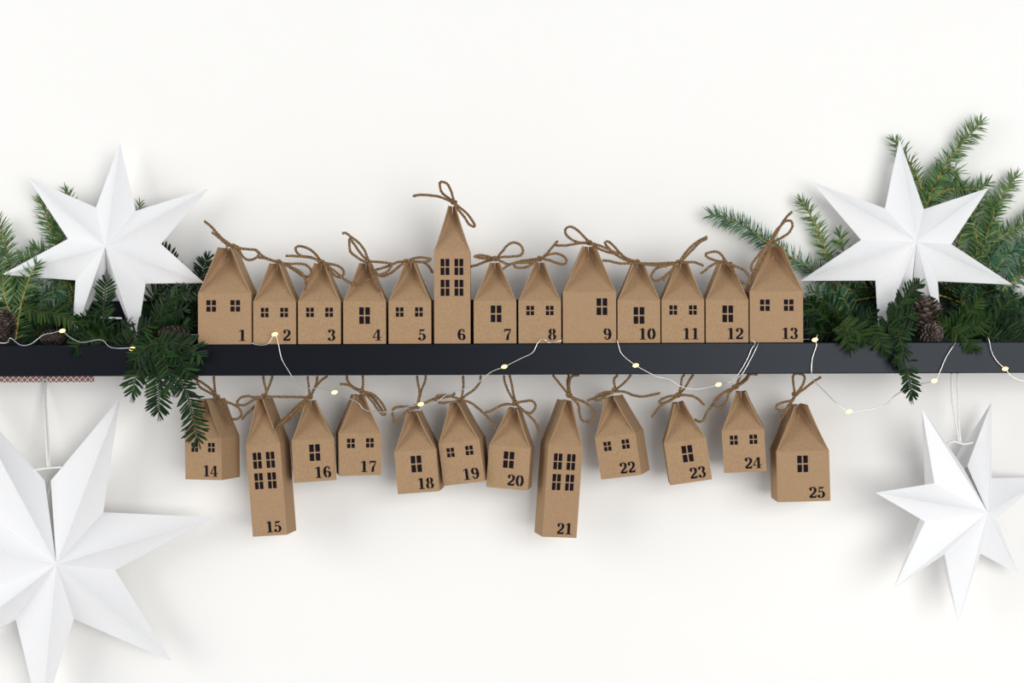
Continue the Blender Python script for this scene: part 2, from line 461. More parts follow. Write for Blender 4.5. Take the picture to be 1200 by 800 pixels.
tw(7, 550, 260, (K, 0, [(305, 430), (305, 430)]), (L, 0, [(320, 425), (390, 340), (450, 270), (520, 240), (590, 265), (630, 330), (600, 390), (500, 405), (390, 410), (330, 425)]),
   (L, 0, [(300, 430), (200, 400), (120, 390), (60, 402), (110, 420), (200, 430), (290, 440)]), (E, 8, [(290, 440), (200, 460), (100, 500), (22, 522)]), (E, -2, [(330, 440), (400, 475), (460, 500)]))
tw(8, 550, 260, (K, 0, [(825, 430), (825, 430)]), (L, 1, [(810, 430), (700, 445), (600, 460), (520, 490), (560, 535), (660, 530), (760, 480), (820, 440)]),
   (E, -1, [(810, 440), (700, 475), (560, 478), (470, 500), (395, 550)]), (E, 1, [(830, 430), (890, 390), (960, 310), (1020, 240), (1038, 222)]),
   (L, -1, [(840, 425), (920, 385), (1020, 370), (1100, 400), (1140, 450), (1110, 495), (1040, 485), (940, 450), (850, 430)]))
tw(9, 650, 255, (K, 0, [(400, 290), (400, 290)]), (E, 2, [(15, 325), (130, 325), (250, 305), (390, 290)]),
   (L, 0, [(400, 285), (340, 220), (270, 150), (190, 105), (130, 130), (130, 190), (190, 250), (280, 290), (390, 292)]),
   (L, -1, [(410, 290), (520, 325), (640, 375), (738, 425), (640, 408), (530, 370), (430, 310)]))
tw(10, 650, 255, (K, 0, [(965, 520), (965, 520)]), (L, 1, [(960, 518), (840, 475), (760, 410), (700, 340), (630, 280), (592, 290), (610, 330), (680, 400), (760, 460), (860, 505), (960, 525)]),
   (E, -1, [(565, 500), (650, 510), (760, 535), (900, 535), (965, 525)]))
tw(10, 750, 265, (E, 0, [(-35, 425), (60, 446), (200, 462), (318, 468)]))
tw(11, 750, 265, (K, 0, [(460, 420), (460, 420)]), (E, 0, [(465, 420), (520, 330), (600, 240), (690, 170), (785, 125)]), (E, -1, [(480, 420), (560, 330), (640, 250), (700, 190), (785, 145)]),
   (E, 2, [(450, 425), (330, 430), (200, 438), (60, 435)]), (L, -1, [(450, 430), (390, 490), (320, 560), (250, 615), (170, 640), (130, 610), (145, 550), (200, 490), (300, 462), (450, 428)]),
   (E, -3, [(272, 632), (320, 570), (400, 480), (450, 430)]), (E, 0, [(480, 425), (560, 420), (650, 425), (745, 465)]))
tw(12, 750, 265, (K, 0, [(985, 420), (985, 420)]), (L, 1, [(1000, 412), (960, 340), (900, 300), (820, 305), (768, 330), (800, 370), (880, 400), (970, 422)]),
   (E, -1, [(985, 420), (900, 430), (820, 470), (750, 530), (712, 550)]), (L, 0, [(1000, 425), (1105, 465), (1210, 510), (1277, 585), (1285, 660), (1225, 675), (1165, 630), (1080, 500), (1000, 430)]))
tw(13, 820, 240, (K, 0, [(850, 430), (850, 430)]), (E, 1, [(850, 430), (900, 330), (970, 210), (1020, 140), (1082, 78)]),
   (L, -1, [(840, 430), (880, 325), (940, 250), (1010, 190), (1070, 190), (1085, 250), (1040, 330), (950, 390), (860, 440)]),
   (L, -2, [(840, 440), (760, 500), (680, 600), (610, 700), (610, 770), (660, 770), (720, 680), (780, 560), (845, 450)]))
tw(14, 210, 430, (K, 0, [(440, 350), (440, 350)]), (H, 1, [(215, 75), (205, 150), (240, 230), (320, 280), (430, 340)]), (E, 0, [(120, 115), (210, 150), (310, 210), (400, 290), (430, 340)]),
   (H, 0, [(405, 75), (412, 200), (425, 330)]), (L, -1, [(460, 370), (560, 410), (660, 450), (720, 510), (725, 570), (670, 610), (600, 600), (560, 530), (480, 410)]),
   (E, -3, [(455, 380), (520, 470), (570, 570), (620, 690)]))
tw(15, 210, 430, (K, 0, [(1000, 340), (1000, 340)]), (H, 1, [(985, 75), (995, 180), (1020, 280), (1010, 330)]), (H, 0, [(1092, 75), (1070, 180), (1030, 280), (1000, 340)]),
   (L, -1, [(990, 345), (880, 355), (800, 340), (720, 360), (680, 410), (700, 445), (780, 440), (860, 390), (960, 355)]), (E, 6, [(735, 612), (790, 550), (860, 485), (960, 380)]))
tw(16, 310, 430, (K, 0, [(530, 350), (530, 350)]), (H, 1, [(505, 75), (515, 200), (530, 340)]), (H, 0, [(617, 75), (610, 180), (570, 270), (540, 340)]), (H, 2, [(735, 75), (660, 160), (590, 250), (540, 345)]),
   (E, -1, [(510, 355), (350, 350), (180, 348), (20, 345)]), (L, -2, [(510, 358), (400, 440), (310, 530), (230, 600), (160, 680), (130, 725), (220, 665), (320, 590), (410, 500), (515, 365)]),
   (E, -3, [(500, 365), (390, 480), (260, 600), (115, 735)]))
tw(17, 390, 430, (K, 0, [(330, 280), (330, 280)]), (H, 0, [(165, 72), (170, 150), (220, 220), (320, 272)]), (H, 1, [(350, 72), (355, 180), (345, 275)]),
   (E, -1, [(85, 198), (180, 210), (270, 260), (330, 280)]), (L, -1, [(350, 285), (450, 310), (530, 370), (590, 450), (620, 530), (590, 562), (530, 500), (460, 400), (360, 295)]),
   (E, 2, [(350, 290), (440, 330), (520, 420), (590, 530)]))
tw(18, 390, 430, (K, 0, [(985, 460), (985, 460)]), (H, 0, [(985, 70), (1000, 200), (1015, 300), (995, 440)]), (H, 1, [(1088, 70), (1080, 170), (1035, 280), (1000, 440)]),
   (L, -1, [(980, 465), (870, 465), (770, 465), (710, 490), (700, 560), (730, 650), (790, 610), (860, 520), (970, 475)]), (E, 2, [(995, 460), (1100, 410), (1200, 370), (1380, 340), (1432, 308)]))
tw(19, 490, 430, (K, 0, [(490, 385), (490, 385)]), (H, 0, [(525, 70), (530, 220), (510, 375)]), (H, 1, [(732, 70), (725, 170), (660, 260), (560, 330), (500, 385)]),
   (L, -1, [(480, 375), (380, 340), (300, 328), (220, 340), (205, 385), (270, 420), (360, 412), (470, 400)]), (E, 0, [(500, 390), (600, 410), (700, 480), (800, 570), (860, 650), (907, 718)]))
tw(20, 570, 430, (K, 0, [(340, 425), (340, 425)]), (H, 0, [(205, 60), (215, 170), (260, 290), (330, 410)]), (H, 1, [(270, 60), (295, 190), (320, 330), (345, 415)]),
   (E, -1, [(330, 440), (220, 435), (130, 470), (60, 510), (-10, 530)]), (L, 0, [(350, 415), (450, 400), (530, 395), (575, 440), (560, 500), (510, 540), (440, 515), (355, 445)]),
   (E, -2, [(355, 440), (480, 550), (560, 630), (605, 720), (610, 785)]))
tw(21, 570, 430, (K, 0, [(970, 330), (970, 330)]), (H, 0, [(780, 60), (830, 160), (920, 270), (965, 325)]), (H, 1, [(965, 60), (950, 180), (965, 310)]), (H, -1, [(1085, 60), (1000, 110), (970, 200), (980, 310)]),
   (L, 0, [(985, 345), (1060, 375), (1180, 430), (1250, 520), (1265, 590), (1200, 640), (1120, 620), (1090, 540), (1075, 440), (990, 350)]))
tw(22, 670, 430, (K, 0, [(505, 270), (505, 270)]), (H, 0, [(535, 55), (495, 150), (510, 255)]), (H, 1, [(692, 55), (640, 160), (560, 230), (510, 265)]),
   (L, -1, [(490, 285), (370, 300), (290, 340), (270, 380), (330, 385), (400, 335), (495, 290)]), (E, 1, [(490, 290), (380, 320), (270, 362), (183, 392)]), (E, -1, [(510, 285), (620, 290), (720, 330), (830, 345), (940, 325), (1032, 305)]))
tw(23, 750, 430, (K, 0, [(445, 330), (445, 330)]), (H, 0, [(520, 50), (490, 130), (480, 220), (455, 320)]), (H, 1, [(622, 50), (570, 170), (520, 250), (455, 325)]),
   (L, -1, [(430, 330), (330, 345), (250, 380), (225, 415), (280, 420), (370, 380), (440, 340)]), (E, 1, [(430, 345), (330, 400), (260, 440), (200, 500), (138, 588)]), (E, -1, [(460, 330), (560, 330), (660, 360), (755, 445)]))
tw(24, 850, 430, (K, 0, [(120, 230), (120, 230)]), (H, 0, [(185, 50), (160, 140), (130, 220)]), (H, 1, [(272, 50), (220, 150), (130, 225)]), (H, -1, [(375, 72), (290, 80), (240, 160), (140, 225)]),
   (L, 0, [(100, 240), (-40, 310), (-130, 400), (-120, 460), (-50, 470), (10, 400), (40, 310), (105, 245)]), (E, 2, [(95, 245), (-40, 320), (-130, 420), (-210, 520), (-260, 620), (-310, 640), (-360, 610)]))
tw(25, 850, 430, (K, 0, [(820, 315), (820, 315)]), (H, 0, [(815, 310), (795, 170), (805, 60), (900, 58), (930, 130), (900, 220), (830, 310)]), (E, -1, [(830, 320), (930, 250), (1020, 180), (1118, 118)]),
   (L, 0, [(815, 330), (790, 385), (690, 410), (610, 440), (600, 490), (670, 510), (740, 460), (800, 360), (815, 330)]), (E, 1, [(815, 330), (780, 400), (720, 510), (652, 608)]))

# standing row: (number, type, left px, right px)
ROW = [(1, 'l', 232.4, 294.5), (2, 's', 296.6, 347), (3, 's', 348.8, 399.8), (4, 's', 401.8, 452.8), (5, 's', 455.2, 505.5), (6, 't', 508.8, 551.5),
       (7, 's', 554.8, 605.6), (8, 's', 607.6, 657.7), (9, 'l', 659.7, 722.2), (10, 's', 724, 773.7), (11, 's', 775.4, 825.4), (12, 's', 827.2, 877.2), (13, 'l', 878.9, 941.2)]
WIN = {1: W2(9.8, 38, 38.5, .0113, .0135), 2: W2(9, 31.8, 31.8), 3: W2(9.6, 32, 31.8), 4: W1(18.8, 23.5), 5: W2(8.6, 31.2, 31.8), 6: W4, 7: W1(20, 25), 8: W2(9.3, 32.2, 33),
       9: W1(39.6, 33), 10: W1(18.8, 22.5), 11: W2(9.2, 32.2, 33), 12: W1(19.5, 24), 13: W2(12, 40, 37, .0113, .0135), 14: W2(9, 31.8, 33), 15: W4, 16: W1(20, 24.5), 17: W2(9.5, 32, 33),
       18: W1(19, 24.5), 19: W2(9, 31.8, 33), 20: W1(18.5, 24.5), 21: W4, 22: W2(9.5, 32, 33), 23: W1(19.5, 24.5), 24: W2(9.3, 32.2, 33), 25: W1(24.5, 35)}
YH = YF + 0.0025
for num, kd, a, c in ROW:
    p = P((a + c) / 2, 402, YH); p.z = 0.0002
    rnd = random.Random(num * 3)
    house(num, kd, p, rnd.uniform(-0.6, 0.6), 0, WIN[num], TW[num], False)
# hanging row: number, type, front bottom centre px, yaw (shows right side when positive), roll (counter-clockwise)
HANG = [(14, 's', 238.5, 562.0, 20, 0.5), (15, 't', 316.3, 627.6, 9, 4.2), (16, 's', 369.5, 564.0, -8, 3.0), (17, 's', 422.5, 557.0, -12, 0.4), (18, 's', 490.5, 577.2, 5, 4.6),
        (19, 's', 544.1, 566.4, 9, 7.4), (20, 's', 594.0, 572.4, 7, -4.2), (21, 't', 655.5, 629.5, -14, -4.2), (22, 's', 728.1, 559.0, 19, 8.6), (23, 's', 810.0, 565.0, 3, 8.3),
        (24, 's', 873.4, 553.0, 10, 3.2), (25, 'l', 942.3, 587.5, 1, 1.4)]
for num, kd, px, py, yaw, roll in HANG:
    house(num, kd, P(px, py, -0.088 * KY), yaw, roll, WIN[num], TW[num], True)


# ------------------------------------------------------------------ paper stars
def star(label, centre, tips, notches, slit, plane, hf, cord, hb=None, group=None):
    """tips[i] lies between notches[i] and notches[i+1]; notches has 8 entries, the first and last are the two lips of the slit"""
    def on(pt):
        plane_y = plane[0] * KY
        Y = plane_y
        for _ in range(6):
            q = P(pt[0], pt[1], Y); Y = plane_y + plane[1] * (q.x - plane[2]) + plane[3] * (q.z - plane[4])
        return P(pt[0], pt[1], Y)
    T = [on(t) for t in tips]; N = [on(n) for n in notches]
    mid = sum(T, Vector()) / len(T)
    c0 = on(centre); Cf = P(centre[0], centre[1], c0.y - hf * 0.9)
    Cb = Vector((2 * mid.x - Cf.x, c0.y + (hb or hf) * KY, 2 * mid.z - Cf.z))
    Cb.y = min(Cb.y, -0.004)
    base = Vector((mid.x, mid.y, min(t.z for t in T)))
    root = empty('paper_star', base); tag(root, label, 'paper star', group)
    inv = Matrix.Translation(-base)
    for i in range(7):
        mb = MB(); na, nb = N[i], N[i + 1]; t = T[i]
        # subdivide each facet a little so that the paper can bow
        def facet(a, bb, c):
            k = 8; idx = {}; vs = []; fs = []
            nrm = (bb - a).cross(c - a).normalized()
            for u in range(k + 1):
                for v in range(k + 1 - u):
                    wgt = k - u - v
                    p = (a * wgt + bb * u + c * v) / k
                    bow = 27 * (wgt * u * v) / k ** 3
                    idx[(u, v)] = len(vs); vs.append(p - nrm * bow * 0.0012 * (1 if nrm.y < 0 else -1))
            for u in range(k):
                for v in range(k - u):
                    fs.append((idx[(u, v)], idx[(u + 1, v)], idx[(u, v + 1)]))
                    if u + v < k - 1: fs.append((idx[(u + 1, v)], idx[(u + 1, v + 1)], idx[(u, v + 1)]))
            mb.add(vs, fs)
        facet(Cf, na, t); facet(Cf, t, nb); facet(Cb, t, na); facet(Cb, nb, t)
        mb.build('star_point', 'paper', root, False, inv)
    for nm, Y, rad, pts in cord:
        mb = MB(); mb.tube(smooth_path([P(x, y, KY * (Y if not isinstance(Y, list) else Y[i])) for i, (x, y) in enumerate(pts)], 0.002), rad, 7)
        mb.build(nm, 'cord', root, True, inv)
    return root


def shift(pts, dy=0.0, dx=0.0): return [(x + dx, y + dy) for x, y in pts]


# tips run clockwise from the point after the slit
star('white seven-pointed paper star on the ledge beside house number one', (123.3, 288.8),
     [(84, 403.6), (2, 321.7), (31.8, 207.4), (140.7, 167.4), (245, 220.5), (239.5, 331.4), (160, 403.4)],
     [(124.5, 316), (88.4, 328.3), (79.5, 279.8), (112.4, 243), (158.9, 246.9), (188.8, 285.7), (170.5, 332.2), (125.5, 316)], None,
     (-0.062, 0, 0, 0.10, 0.0), 0.034, [('tie_cord', -0.054, 0.0012, [(110, 370), (125, 372), (143, 373)])], hb=0.030)
star('white seven-pointed paper star on the ledge beside house number thirteen', (1074.0, 283),
     [(1030, 400), (938, 329), (951.5, 213), (1054, 163), (1158.7, 220), (1187, 333.5), (1104, 400)],
     [(1068.9, 330), (1025.8, 328.5), (1009, 281), (1037, 244), (1082.6, 245), (1115, 286), (1099, 329.5), (1069.9, 330)], None,
     (-0.062, 0, 0, 0.10, 0.0), 0.034, [('tie_cord', -0.055, 0.0010, [(1056, 360), (1068, 362), (1082, 360)])], hb=0.030)
star('largest white paper star hanging by a white cord below patterned red tape', (66, 661),
     [(141, 465.6), (251, 606), (202, 775), (48, 846), (-96, 785), (-128, 620), (-43, 457)],
     [(59.5, 563), (121, 600), (135, 668), (86.5, 725), (18.5, 726), (-12, 690), (-2, 612), (52.5, 563)], None,
     (-0.046, 0, 0, 0, 0), 0.052, [('hanging_cord', [-0.0012, -0.012, -0.030, -0.045], 0.0013, [(50, 443), (51, 462), (54, 510), (56, 547)]),
                                   ('hanging_cord', [-0.0012, -0.013, -0.031, -0.045], 0.0011, [(55, 443), (54, 470), (57, 520), (58, 547)]),
                                   ('tie_cord', [-0.046, -0.049, -0.05, -0.046], 0.0013, [(38, 551), (50, 549), (60, 548), (73, 547)])], hb=0.040)
star('white paper star turned sideways hanging by a white ribbon under the ledge', (1157.5, 600.4),
     [(1162, 471), (1228, 559), (1194, 672.5), (1123, 729), (1047, 690), (1026, 577), (1080, 478)],
     [(1133.5, 546), (1162, 560), (1168, 607), (1149, 648.5), (1107, 649), (1084, 611), (1095, 566), (1129, 548)], None,
     (-0.060, 0.36, 0.545, 0, 0), 0.036, [('hanging_ribbon', [-0.062, -0.064, -0.066, -0.067], 0.0013, [(1115, 437), (1116, 468), (1121, 500), (1124, 519)]),
                                         ('hanging_ribbon', [-0.062, -0.063, -0.065, -0.067], 0.0012, [(1122, 437), (1123, 470), (1124, 500), (1126, 519)]),
                                         ('tie_cord', [-0.071, -0.071, -0.069, -0.067], 0.0013, [(1110, 519), (1118, 517), (1130, 520), (1140, 518)])], hb=0.034)
# patterned tape on the wall that holds the cord of the large star
mb = MB()
a = P(-60, 432, -0.0008); c = P(110, 447.5, -0.0008)
mb.box((a.x, -0.0008, c.z), (c.x, -0.0001, -0.0366))
tag(mb.build('paper_tape', 'tape'), 'strip of red and white diamond lattice paper tape below the ledge', 'tape')


# ------------------------------------------------------------------ greenery
def needle(mb, p, d, side, ln, wd, flat):
    d = d.normalized(); s = (side - d * side.dot(d)).normalized(); n = d.cross(s)
    if flat:
        h = wd / 2
        q1 = p + d * ln * 0.22; q2 = p + d * ln * 0.80 + n * ln * 0.05; t = p + d * ln + n * ln * 0.06; rib = n * wd * 0.16
        mb.add([p - s * h * 0.35, p + s * h * 0.35, q1 + s * h, q2 + s * h * 0.92, t, q2 - s * h * 0.92, q1 - s * h, q1 - rib, q2 - rib],
               [(0, 1, 7), (1, 2, 7), (2, 3, 8, 7), (3, 4, 8), (4, 5, 8), (5, 6, 7, 8), (6, 0, 7)])
    else:
        h = wd / 2
        q = p + d * ln * 0.6 + n * ln * 0.03
        t = p + d * ln
        mb.add([p + s * h, p - s * h * 0.6 + n * h, p - s * h * 0.6 - n * h, q + s * h * 0.9, q - s * h * 0.5 + n * h * 0.8, q - s * h * 0.5 - n * h * 0.8, t],
               [(0, 1, 4, 3), (1, 2, 5, 4), (2, 0, 3, 5), (3, 4, 6), (4, 5, 6), (5, 3, 6)])


def sprig(name, label, group, stems, style, cat='branch', seed=0, nmat=None, ln=None, dens=1.0, droop=0.0, base_bare=0.0, flat_y=0.55):
    """stems: list of lists of (px, py, Y); the first is the main stem, the others its side twigs"""
    rnd = random.Random(seed * 17 + 3)
    yew = style == 'yew'
    paths = [smooth_path([P(q[0], q[1], q[2] * (1 if yew or q[2] < -0.04 else 0.75) - (0 if yew else 0.004)) for q in st], 0.0012) for st in stems]
    base = paths[0][0].copy()
    root = empty(name, base); tag(root, label, cat, group); inv = Matrix.Translation(-base)
    for i, pts in enumerate(paths):
        n = len(pts)
        r0 = 0.0015 if i == 0 else 0.0011
        mb = MB(); mb.tube(pts, [r0 * (1 - 0.6 * k / n) for k in range(n)], 6)
        mb.build('stem' if i == 0 else 'twig', 'ystem' if yew else 'bark', root, True, inv)
        fr = frames(pts); nb = MB()
        tot = sum((pts[k + 1] - pts[k]).length for k in range(n - 1))
        bl = ln or (0.0165 if yew else 0.0125)
        s = 0.0; k = 0
        step = (0.00145 if yew else 0.00056) / dens
        L = 0.0; side = 1
        face = Vector((rnd.uniform(-0.35, 0.35), -1, rnd.uniform(-0.3, 0.3)))
        for k in range(n - 1):
            seg = (pts[k + 1] - pts[k]).length; s2 = L + seg
            while s < s2:
                f = (s - L) / seg; p = pts[k].lerp(pts[k + 1], f); t = fr[k][0]
                u = s / tot; s += step
                if u < base_bare: continue
                tipf = min(1.0, (1 - u) * tot / 0.012)
                if yew:
                    side = -side
                    nf = (face - t * face.dot(t)).normalized(); lat = t.cross(nf) * side
                    an = math.radians(rnd.gauss(58, 7) - 26 * (1 - tipf))
                    d = t * math.cos(an) + (lat + nf * rnd.gauss(0.12, 0.22)) * math.sin(an)
                    d = d + Vector((0, 0, -droop))
                    needle(nb, p, d, t, bl * rnd.uniform(0.82, 1.1) * (0.62 + 0.38 * tipf), 0.0027 * rnd.uniform(0.85, 1.15), True)
                else:
                    az = rnd.uniform(0, 2 * math.pi)
                    a, bb = fr[k][1], fr[k][2]
                    o = a * math.cos(az) + bb * math.sin(az)
                    if o.y < -0.45 and rnd.random() < 0.75: continue
                    an = math.radians(rnd.gauss(64, 8) - 34 * (1 - tipf))
                    d = t * math.cos(an) + o * math.sin(an)
                    d.y *= flat_y; d.normalize()
                    needle(nb, p, d, a, bl * 1.28 * rnd.uniform(0.75, 1.1) * (0.7 + 0.3 * tipf), 0.00145, False)
            L = s2
        if yew:
            for k in range(5):
                t = fr[-1][0]; d = t + fr[-1][1] * rnd.uniform(-.5, .5) + fr[-1][2] * rnd.uniform(-.5, .5)
                needle(nb, pts[-1], d, face, bl * 0.7, 0.0021, True)
        nd = nb.build('needles', nmat or ('yew' if yew else 'fir'), root, False, inv); nd['kind'] = 'stuff'
        # nothing may poke into the wall
        for v in nd.data.vertices:
            if v.co.y + base.y > -0.0008: v.co.y = -0.0008 - base.y
    return root


def line(*pts, Y0, Y1=None):
    Y1 = Y0 if Y1 is None else Y1
    n = len(pts)
    return [(x, y, KY * (Y0 + (Y1 - Y0) * i / (n - 1))) for i, (x, y) in enumerate(pts)]


YB = -0.020
RB = 'fir branches fanned behind the star beside house number thirteen'
sprig('fir_branch', 'long fir branch reaching left behind house number thirteen', RB, [line((1030, 352), (975, 330), (945, 312), (900, 285), (868, 263), (833, 251), Y0=YB, Y1=-0.028)], 'fir', seed=1, dens=1.35, ln=0.0150)
sprig('fir_branch', 'upright fir twig between house number thirteen and the star, with a short side tip', RB,
      [line((1000, 372), (985, 345), (968, 295), (955, 262), (938, 233), Y0=-0.018, Y1=-0.022), line((990, 350), (998, 318), (988, 290), (984, 271), Y0=-0.018, Y1=-0.028)], 'fir', seed=2, dens=1.2, nmat='firg', ln=0.0125)
sprig('fir_branch', 'tallest fir branch leaning right above the star beside house number thirteen', RB,
      [line((1080, 330), (1083, 262), (1092, 222), (1118, 180), (1150, 143), Y0=-0.016, Y1=-0.024), line((1086, 240), (1100, 210), (1118, 200), (1124, 214), Y0=-0.020, Y1=-0.024),
       line((1086, 238), (1110, 222), (1140, 222), (1158, 214), Y0=-0.018, Y1=-0.022)], 'fir', seed=3, dens=1.4, nmat='firg', ln=0.0150)
sprig('fir_branch', 'fir twig behind the top tip of the star beside house number thirteen', RB, [line((1088, 250), (1078, 215), (1064, 188), (1048, 164), Y0=-0.016, Y1=-0.018)], 'fir', seed=4, dens=1.2, nmat='firg', ln=0.0135)
sprig('fir_branch', 'bushy fir branch right of the star with an upright thin tip', RB,
      [line((1120, 380), (1140, 320), (1160, 262), (1176, 230), (1191, 206), Y0=-0.016, Y1=-0.02), line((1138, 325), (1145, 285), (1140, 255), (1152, 228), Y0=-0.02, Y1=-0.03),
       line((1145, 310), (1170, 280), (1200, 262), (1225, 240), Y0=-0.018, Y1=-0.026), line((1130, 345), (1120, 305), (1128, 270), (1135, 250), Y0=-0.018, Y1=-0.03),
       line((1150, 300), (1158, 270), (1165, 250), (1160, 236), Y0=-0.02, Y1=-0.034)], 'fir', seed=5, dens=1.5, nmat='firg', ln=0.0145)
sprig('fir_branch', 'broad fir branch spreading right behind the star, low over the ledge', RB,
      [line((1105, 392), (1140, 365), (1180, 335), (1225, 300), Y0=-0.018, Y1=-0.03), line((1150, 360), (1165, 320), (1190, 290), (1212, 285), Y0=-0.02, Y1=-0.03),
       line((1140, 366), (1180, 358), (1225, 350), Y0=-0.024, Y1=-0.04), line((1165, 345), (1160, 310), (1172, 288), Y0=-0.02, Y1=-0.03),
       line((1125, 378), (1130, 340), (1150, 330), Y0=-0.024, Y1=-0.034), line((1190, 330), (1200, 300), (1212, 270), Y0=-0.026, Y1=-0.03)], 'fir', seed=6, dens=1.5, nmat='fir', ln=0.0150)
sprig('fir_branch', 'dark fir branch lying low between house number thirteen and the star', RB,
      [line((1040, 392), (1000, 372), (970, 352), (950, 342), Y0=-0.022, Y1=-0.04), line((1010, 378), (985, 372), (955, 368), (942, 366), Y0=-0.03, Y1=-0.05),
       line((1000, 372), (990, 352), (972, 338), Y0=-0.026, Y1=-0.034)], 'fir', seed=7, dens=1.3, nmat='fir', ln=0.0150)
sprig('fir_branch', 'dark fir branch lying behind the feet of the star beside house number thirteen', RB,
      [line((1150, 372), (1120, 352), (1085, 344), (1040, 346), (1000, 352), Y0=-0.026, Y1=-0.03), line((1130, 358), (1118, 342), (1100, 334), Y0=-0.026, Y1=-0.03),
       line((1050, 346), (1030, 338), (1005, 336), Y0=-0.026, Y1=-0.03), line((1140, 366), (1150, 345), (1165, 340), Y0=-0.03, Y1=-0.035)], 'fir', seed=40, dens=1.3, nmat='yew', ln=0.0140)
LB = 'fir branches behind the star beside house number one'
sprig('fir_branch', 'fir branch rising in the left gap of the star beside house number one', LB,
      [line((95, 392), (80, 340), (64, 285), (48, 232), Y0=-0.018, Y1=-0.02), line((80, 335), (55, 312), (25, 300), Y0=-0.02, Y1=-0.03), line((75, 318), (72, 285), (66, 262), Y0=-0.02, Y1=-0.028),
       line((85, 340), (70, 310), (40, 290), Y0=-0.022, Y1=-0.026)], 'fir', seed=8, dens=1.5, nmat='firg', ln=0.0150)
sprig('fir_branch', 'fir tip peeking out over the upper left edge of the star', LB, [line((110, 310), (92, 262), (77, 222), Y0=-0.008, Y1=-0.022)], 'fir', seed=9, dens=0.8, nmat='firg', ln=0.012)
sprig('fir_branch', 'fir tip showing beside the top point of the star', LB, [line((150, 310), (160, 265), (164, 238), Y0=-0.008, Y1=-0.02)], 'fir', seed=10, dens=0.8, nmat='firg', ln=0.0105)
sprig('fir_branch', 'fir branch standing upright behind the grey pine cone', LB,
      [line((25, 395), (18, 345), (8, 295), (-3, 258), Y0=-0.02, Y1=-0.024), line((20, 350), (-10, 325), (-30, 300), Y0=-0.022, Y1=-0.03), line((20, 350), (30, 325), (25, 305), Y0=-0.022, Y1=-0.03),
       line((18, 345), (0, 318), (-5, 290), Y0=-0.026, Y1=-0.036)], 'fir', seed=11, dens=1.5, nmat='firg', ln=0.0150)
sprig('fir_branch', 'dark fir branch lying behind the lower points of the star', LB,
      [line((20, 388), (60, 365), (95, 352), Y0=-0.02, Y1=-0.022), line((40, 376), (50, 348), (75, 338), Y0=-0.02, Y1=-0.022), line((30, 382), (30, 350), (45, 335), Y0=-0.022, Y1=-0.03),
       line((55, 370), (85, 372), (110, 368), Y0=-0.022, Y1=-0.03)], 'fir', seed=12, dens=1.4, nmat='fir', ln=0.0150)
sprig('fir_branch', 'pale fir sprig in front of the left point of the star', None,
      [line((18, 398), (24, 360), (33, 330), (43, 308), Y0=-0.075, Y1=-0.068), line((20, 380), (6, 350), (3, 322), Y0=-0.075, Y1=-0.07)], 'fir', seed=13, dens=0.8, nmat='firg', ln=0.0140)
YG = 'yew sprigs lying along the ledge'
sprig('yew_sprig', 'lime green yew sprig lying below the side point of the star near house number one', YG, [line((28, 360), (45, 365), (68, 368), (98, 382), Y0=-0.085, Y1=-0.095)], 'yew', seed=20, nmat='lime', droop=0.5, ln=0.0175)
sprig('yew_sprig', 'upright yew tip inside the open slit of the star', YG, [line((121, 396), (121, 370), (123, 345), (124, 331), Y0=-0.088, Y1=-0.090)], 'yew', seed=21, ln=0.017, dens=0.8)
sprig('yew_sprig', 'yew sprig standing before the right foot of the star', YG, [line((150, 402), (160, 390), (176, 380), Y0=-0.092, Y1=-0.098)], 'yew', seed=22, ln=0.019, dens=0.8)
sprig('yew_sprig', 'yew sprig spread under the slit of the star', YG,
      [line((125, 400), (105, 390), (85, 392), Y0=-0.09, Y1=-0.108), line((118, 397), (98, 400), (88, 408), Y0=-0.1, Y1=-0.118), line((125, 400), (145, 388), (150, 380), Y0=-0.085, Y1=-0.09),
       line((125, 398), (108, 378), (95, 374), Y0=-0.088, Y1=-0.095)], 'yew', seed=23, ln=0.0175, droop=0.15)
sprig('yew_sprig', 'yew sprig pointing to house number one beside the star', YG,
      [line((172, 398), (190, 362), (205, 348), (224, 342), Y0=-0.05, Y1=-0.06), line((182, 380), (200, 368), (218, 362), Y0=-0.05, Y1=-0.065), line((178, 390), (200, 384), (222, 380), Y0=-0.06, Y1=-0.075),
       line((180, 370), (178, 350), (188, 338), Y0=-0.03, Y1=-0.034)], 'yew', seed=24, ln=0.017)
sprig('yew_sprig', 'yew tip standing up behind the roof of house number one', YG, [line((222, 390), (232, 345), (238, 320), (243, 303), Y0=-0.03, Y1=-0.034), line((200, 372), (204, 320), (190, 290), Y0=-0.018, Y1=-0.022)], 'yew', seed=25, ln=0.0165)
sprig('yew_sprig', 'large yew spray drooping over the ledge front next to house number fourteen', YG,
      [line((182, 396), (190, 410), (205, 432), (220, 465), (232, 515), Y0=-0.105, Y1=-0.124), line((184, 398), (184, 420), (186, 450), (186, 482), Y0=-0.112, Y1=-0.127),
       line((184, 402), (172, 418), (160, 440), (155, 460), Y0=-0.118, Y1=-0.13), line((186, 402), (205, 402), (225, 408), (236, 418), Y0=-0.116, Y1=-0.126),
       line((188, 405), (210, 418), (222, 440), Y0=-0.118, Y1=-0.13), line((186, 402), (172, 406), (158, 422), Y0=-0.118, Y1=-0.128), line((190, 410), (196, 430), (200, 455), Y0=-0.122, Y1=-0.134)],
      'yew', seed=26, ln=0.019, dens=1.0)
sprig('yew_sprig', 'yew sprig drooping far over the ledge front below the pine cones', YG,
      [line((1052, 386), (1056, 404), (1063, 432), (1069, 464), Y0=-0.10, Y1=-0.122), line((1054, 395), (1058, 412), (1052, 428), Y0=-0.118, Y1=-0.13)], 'yew', seed=27, ln=0.0155)
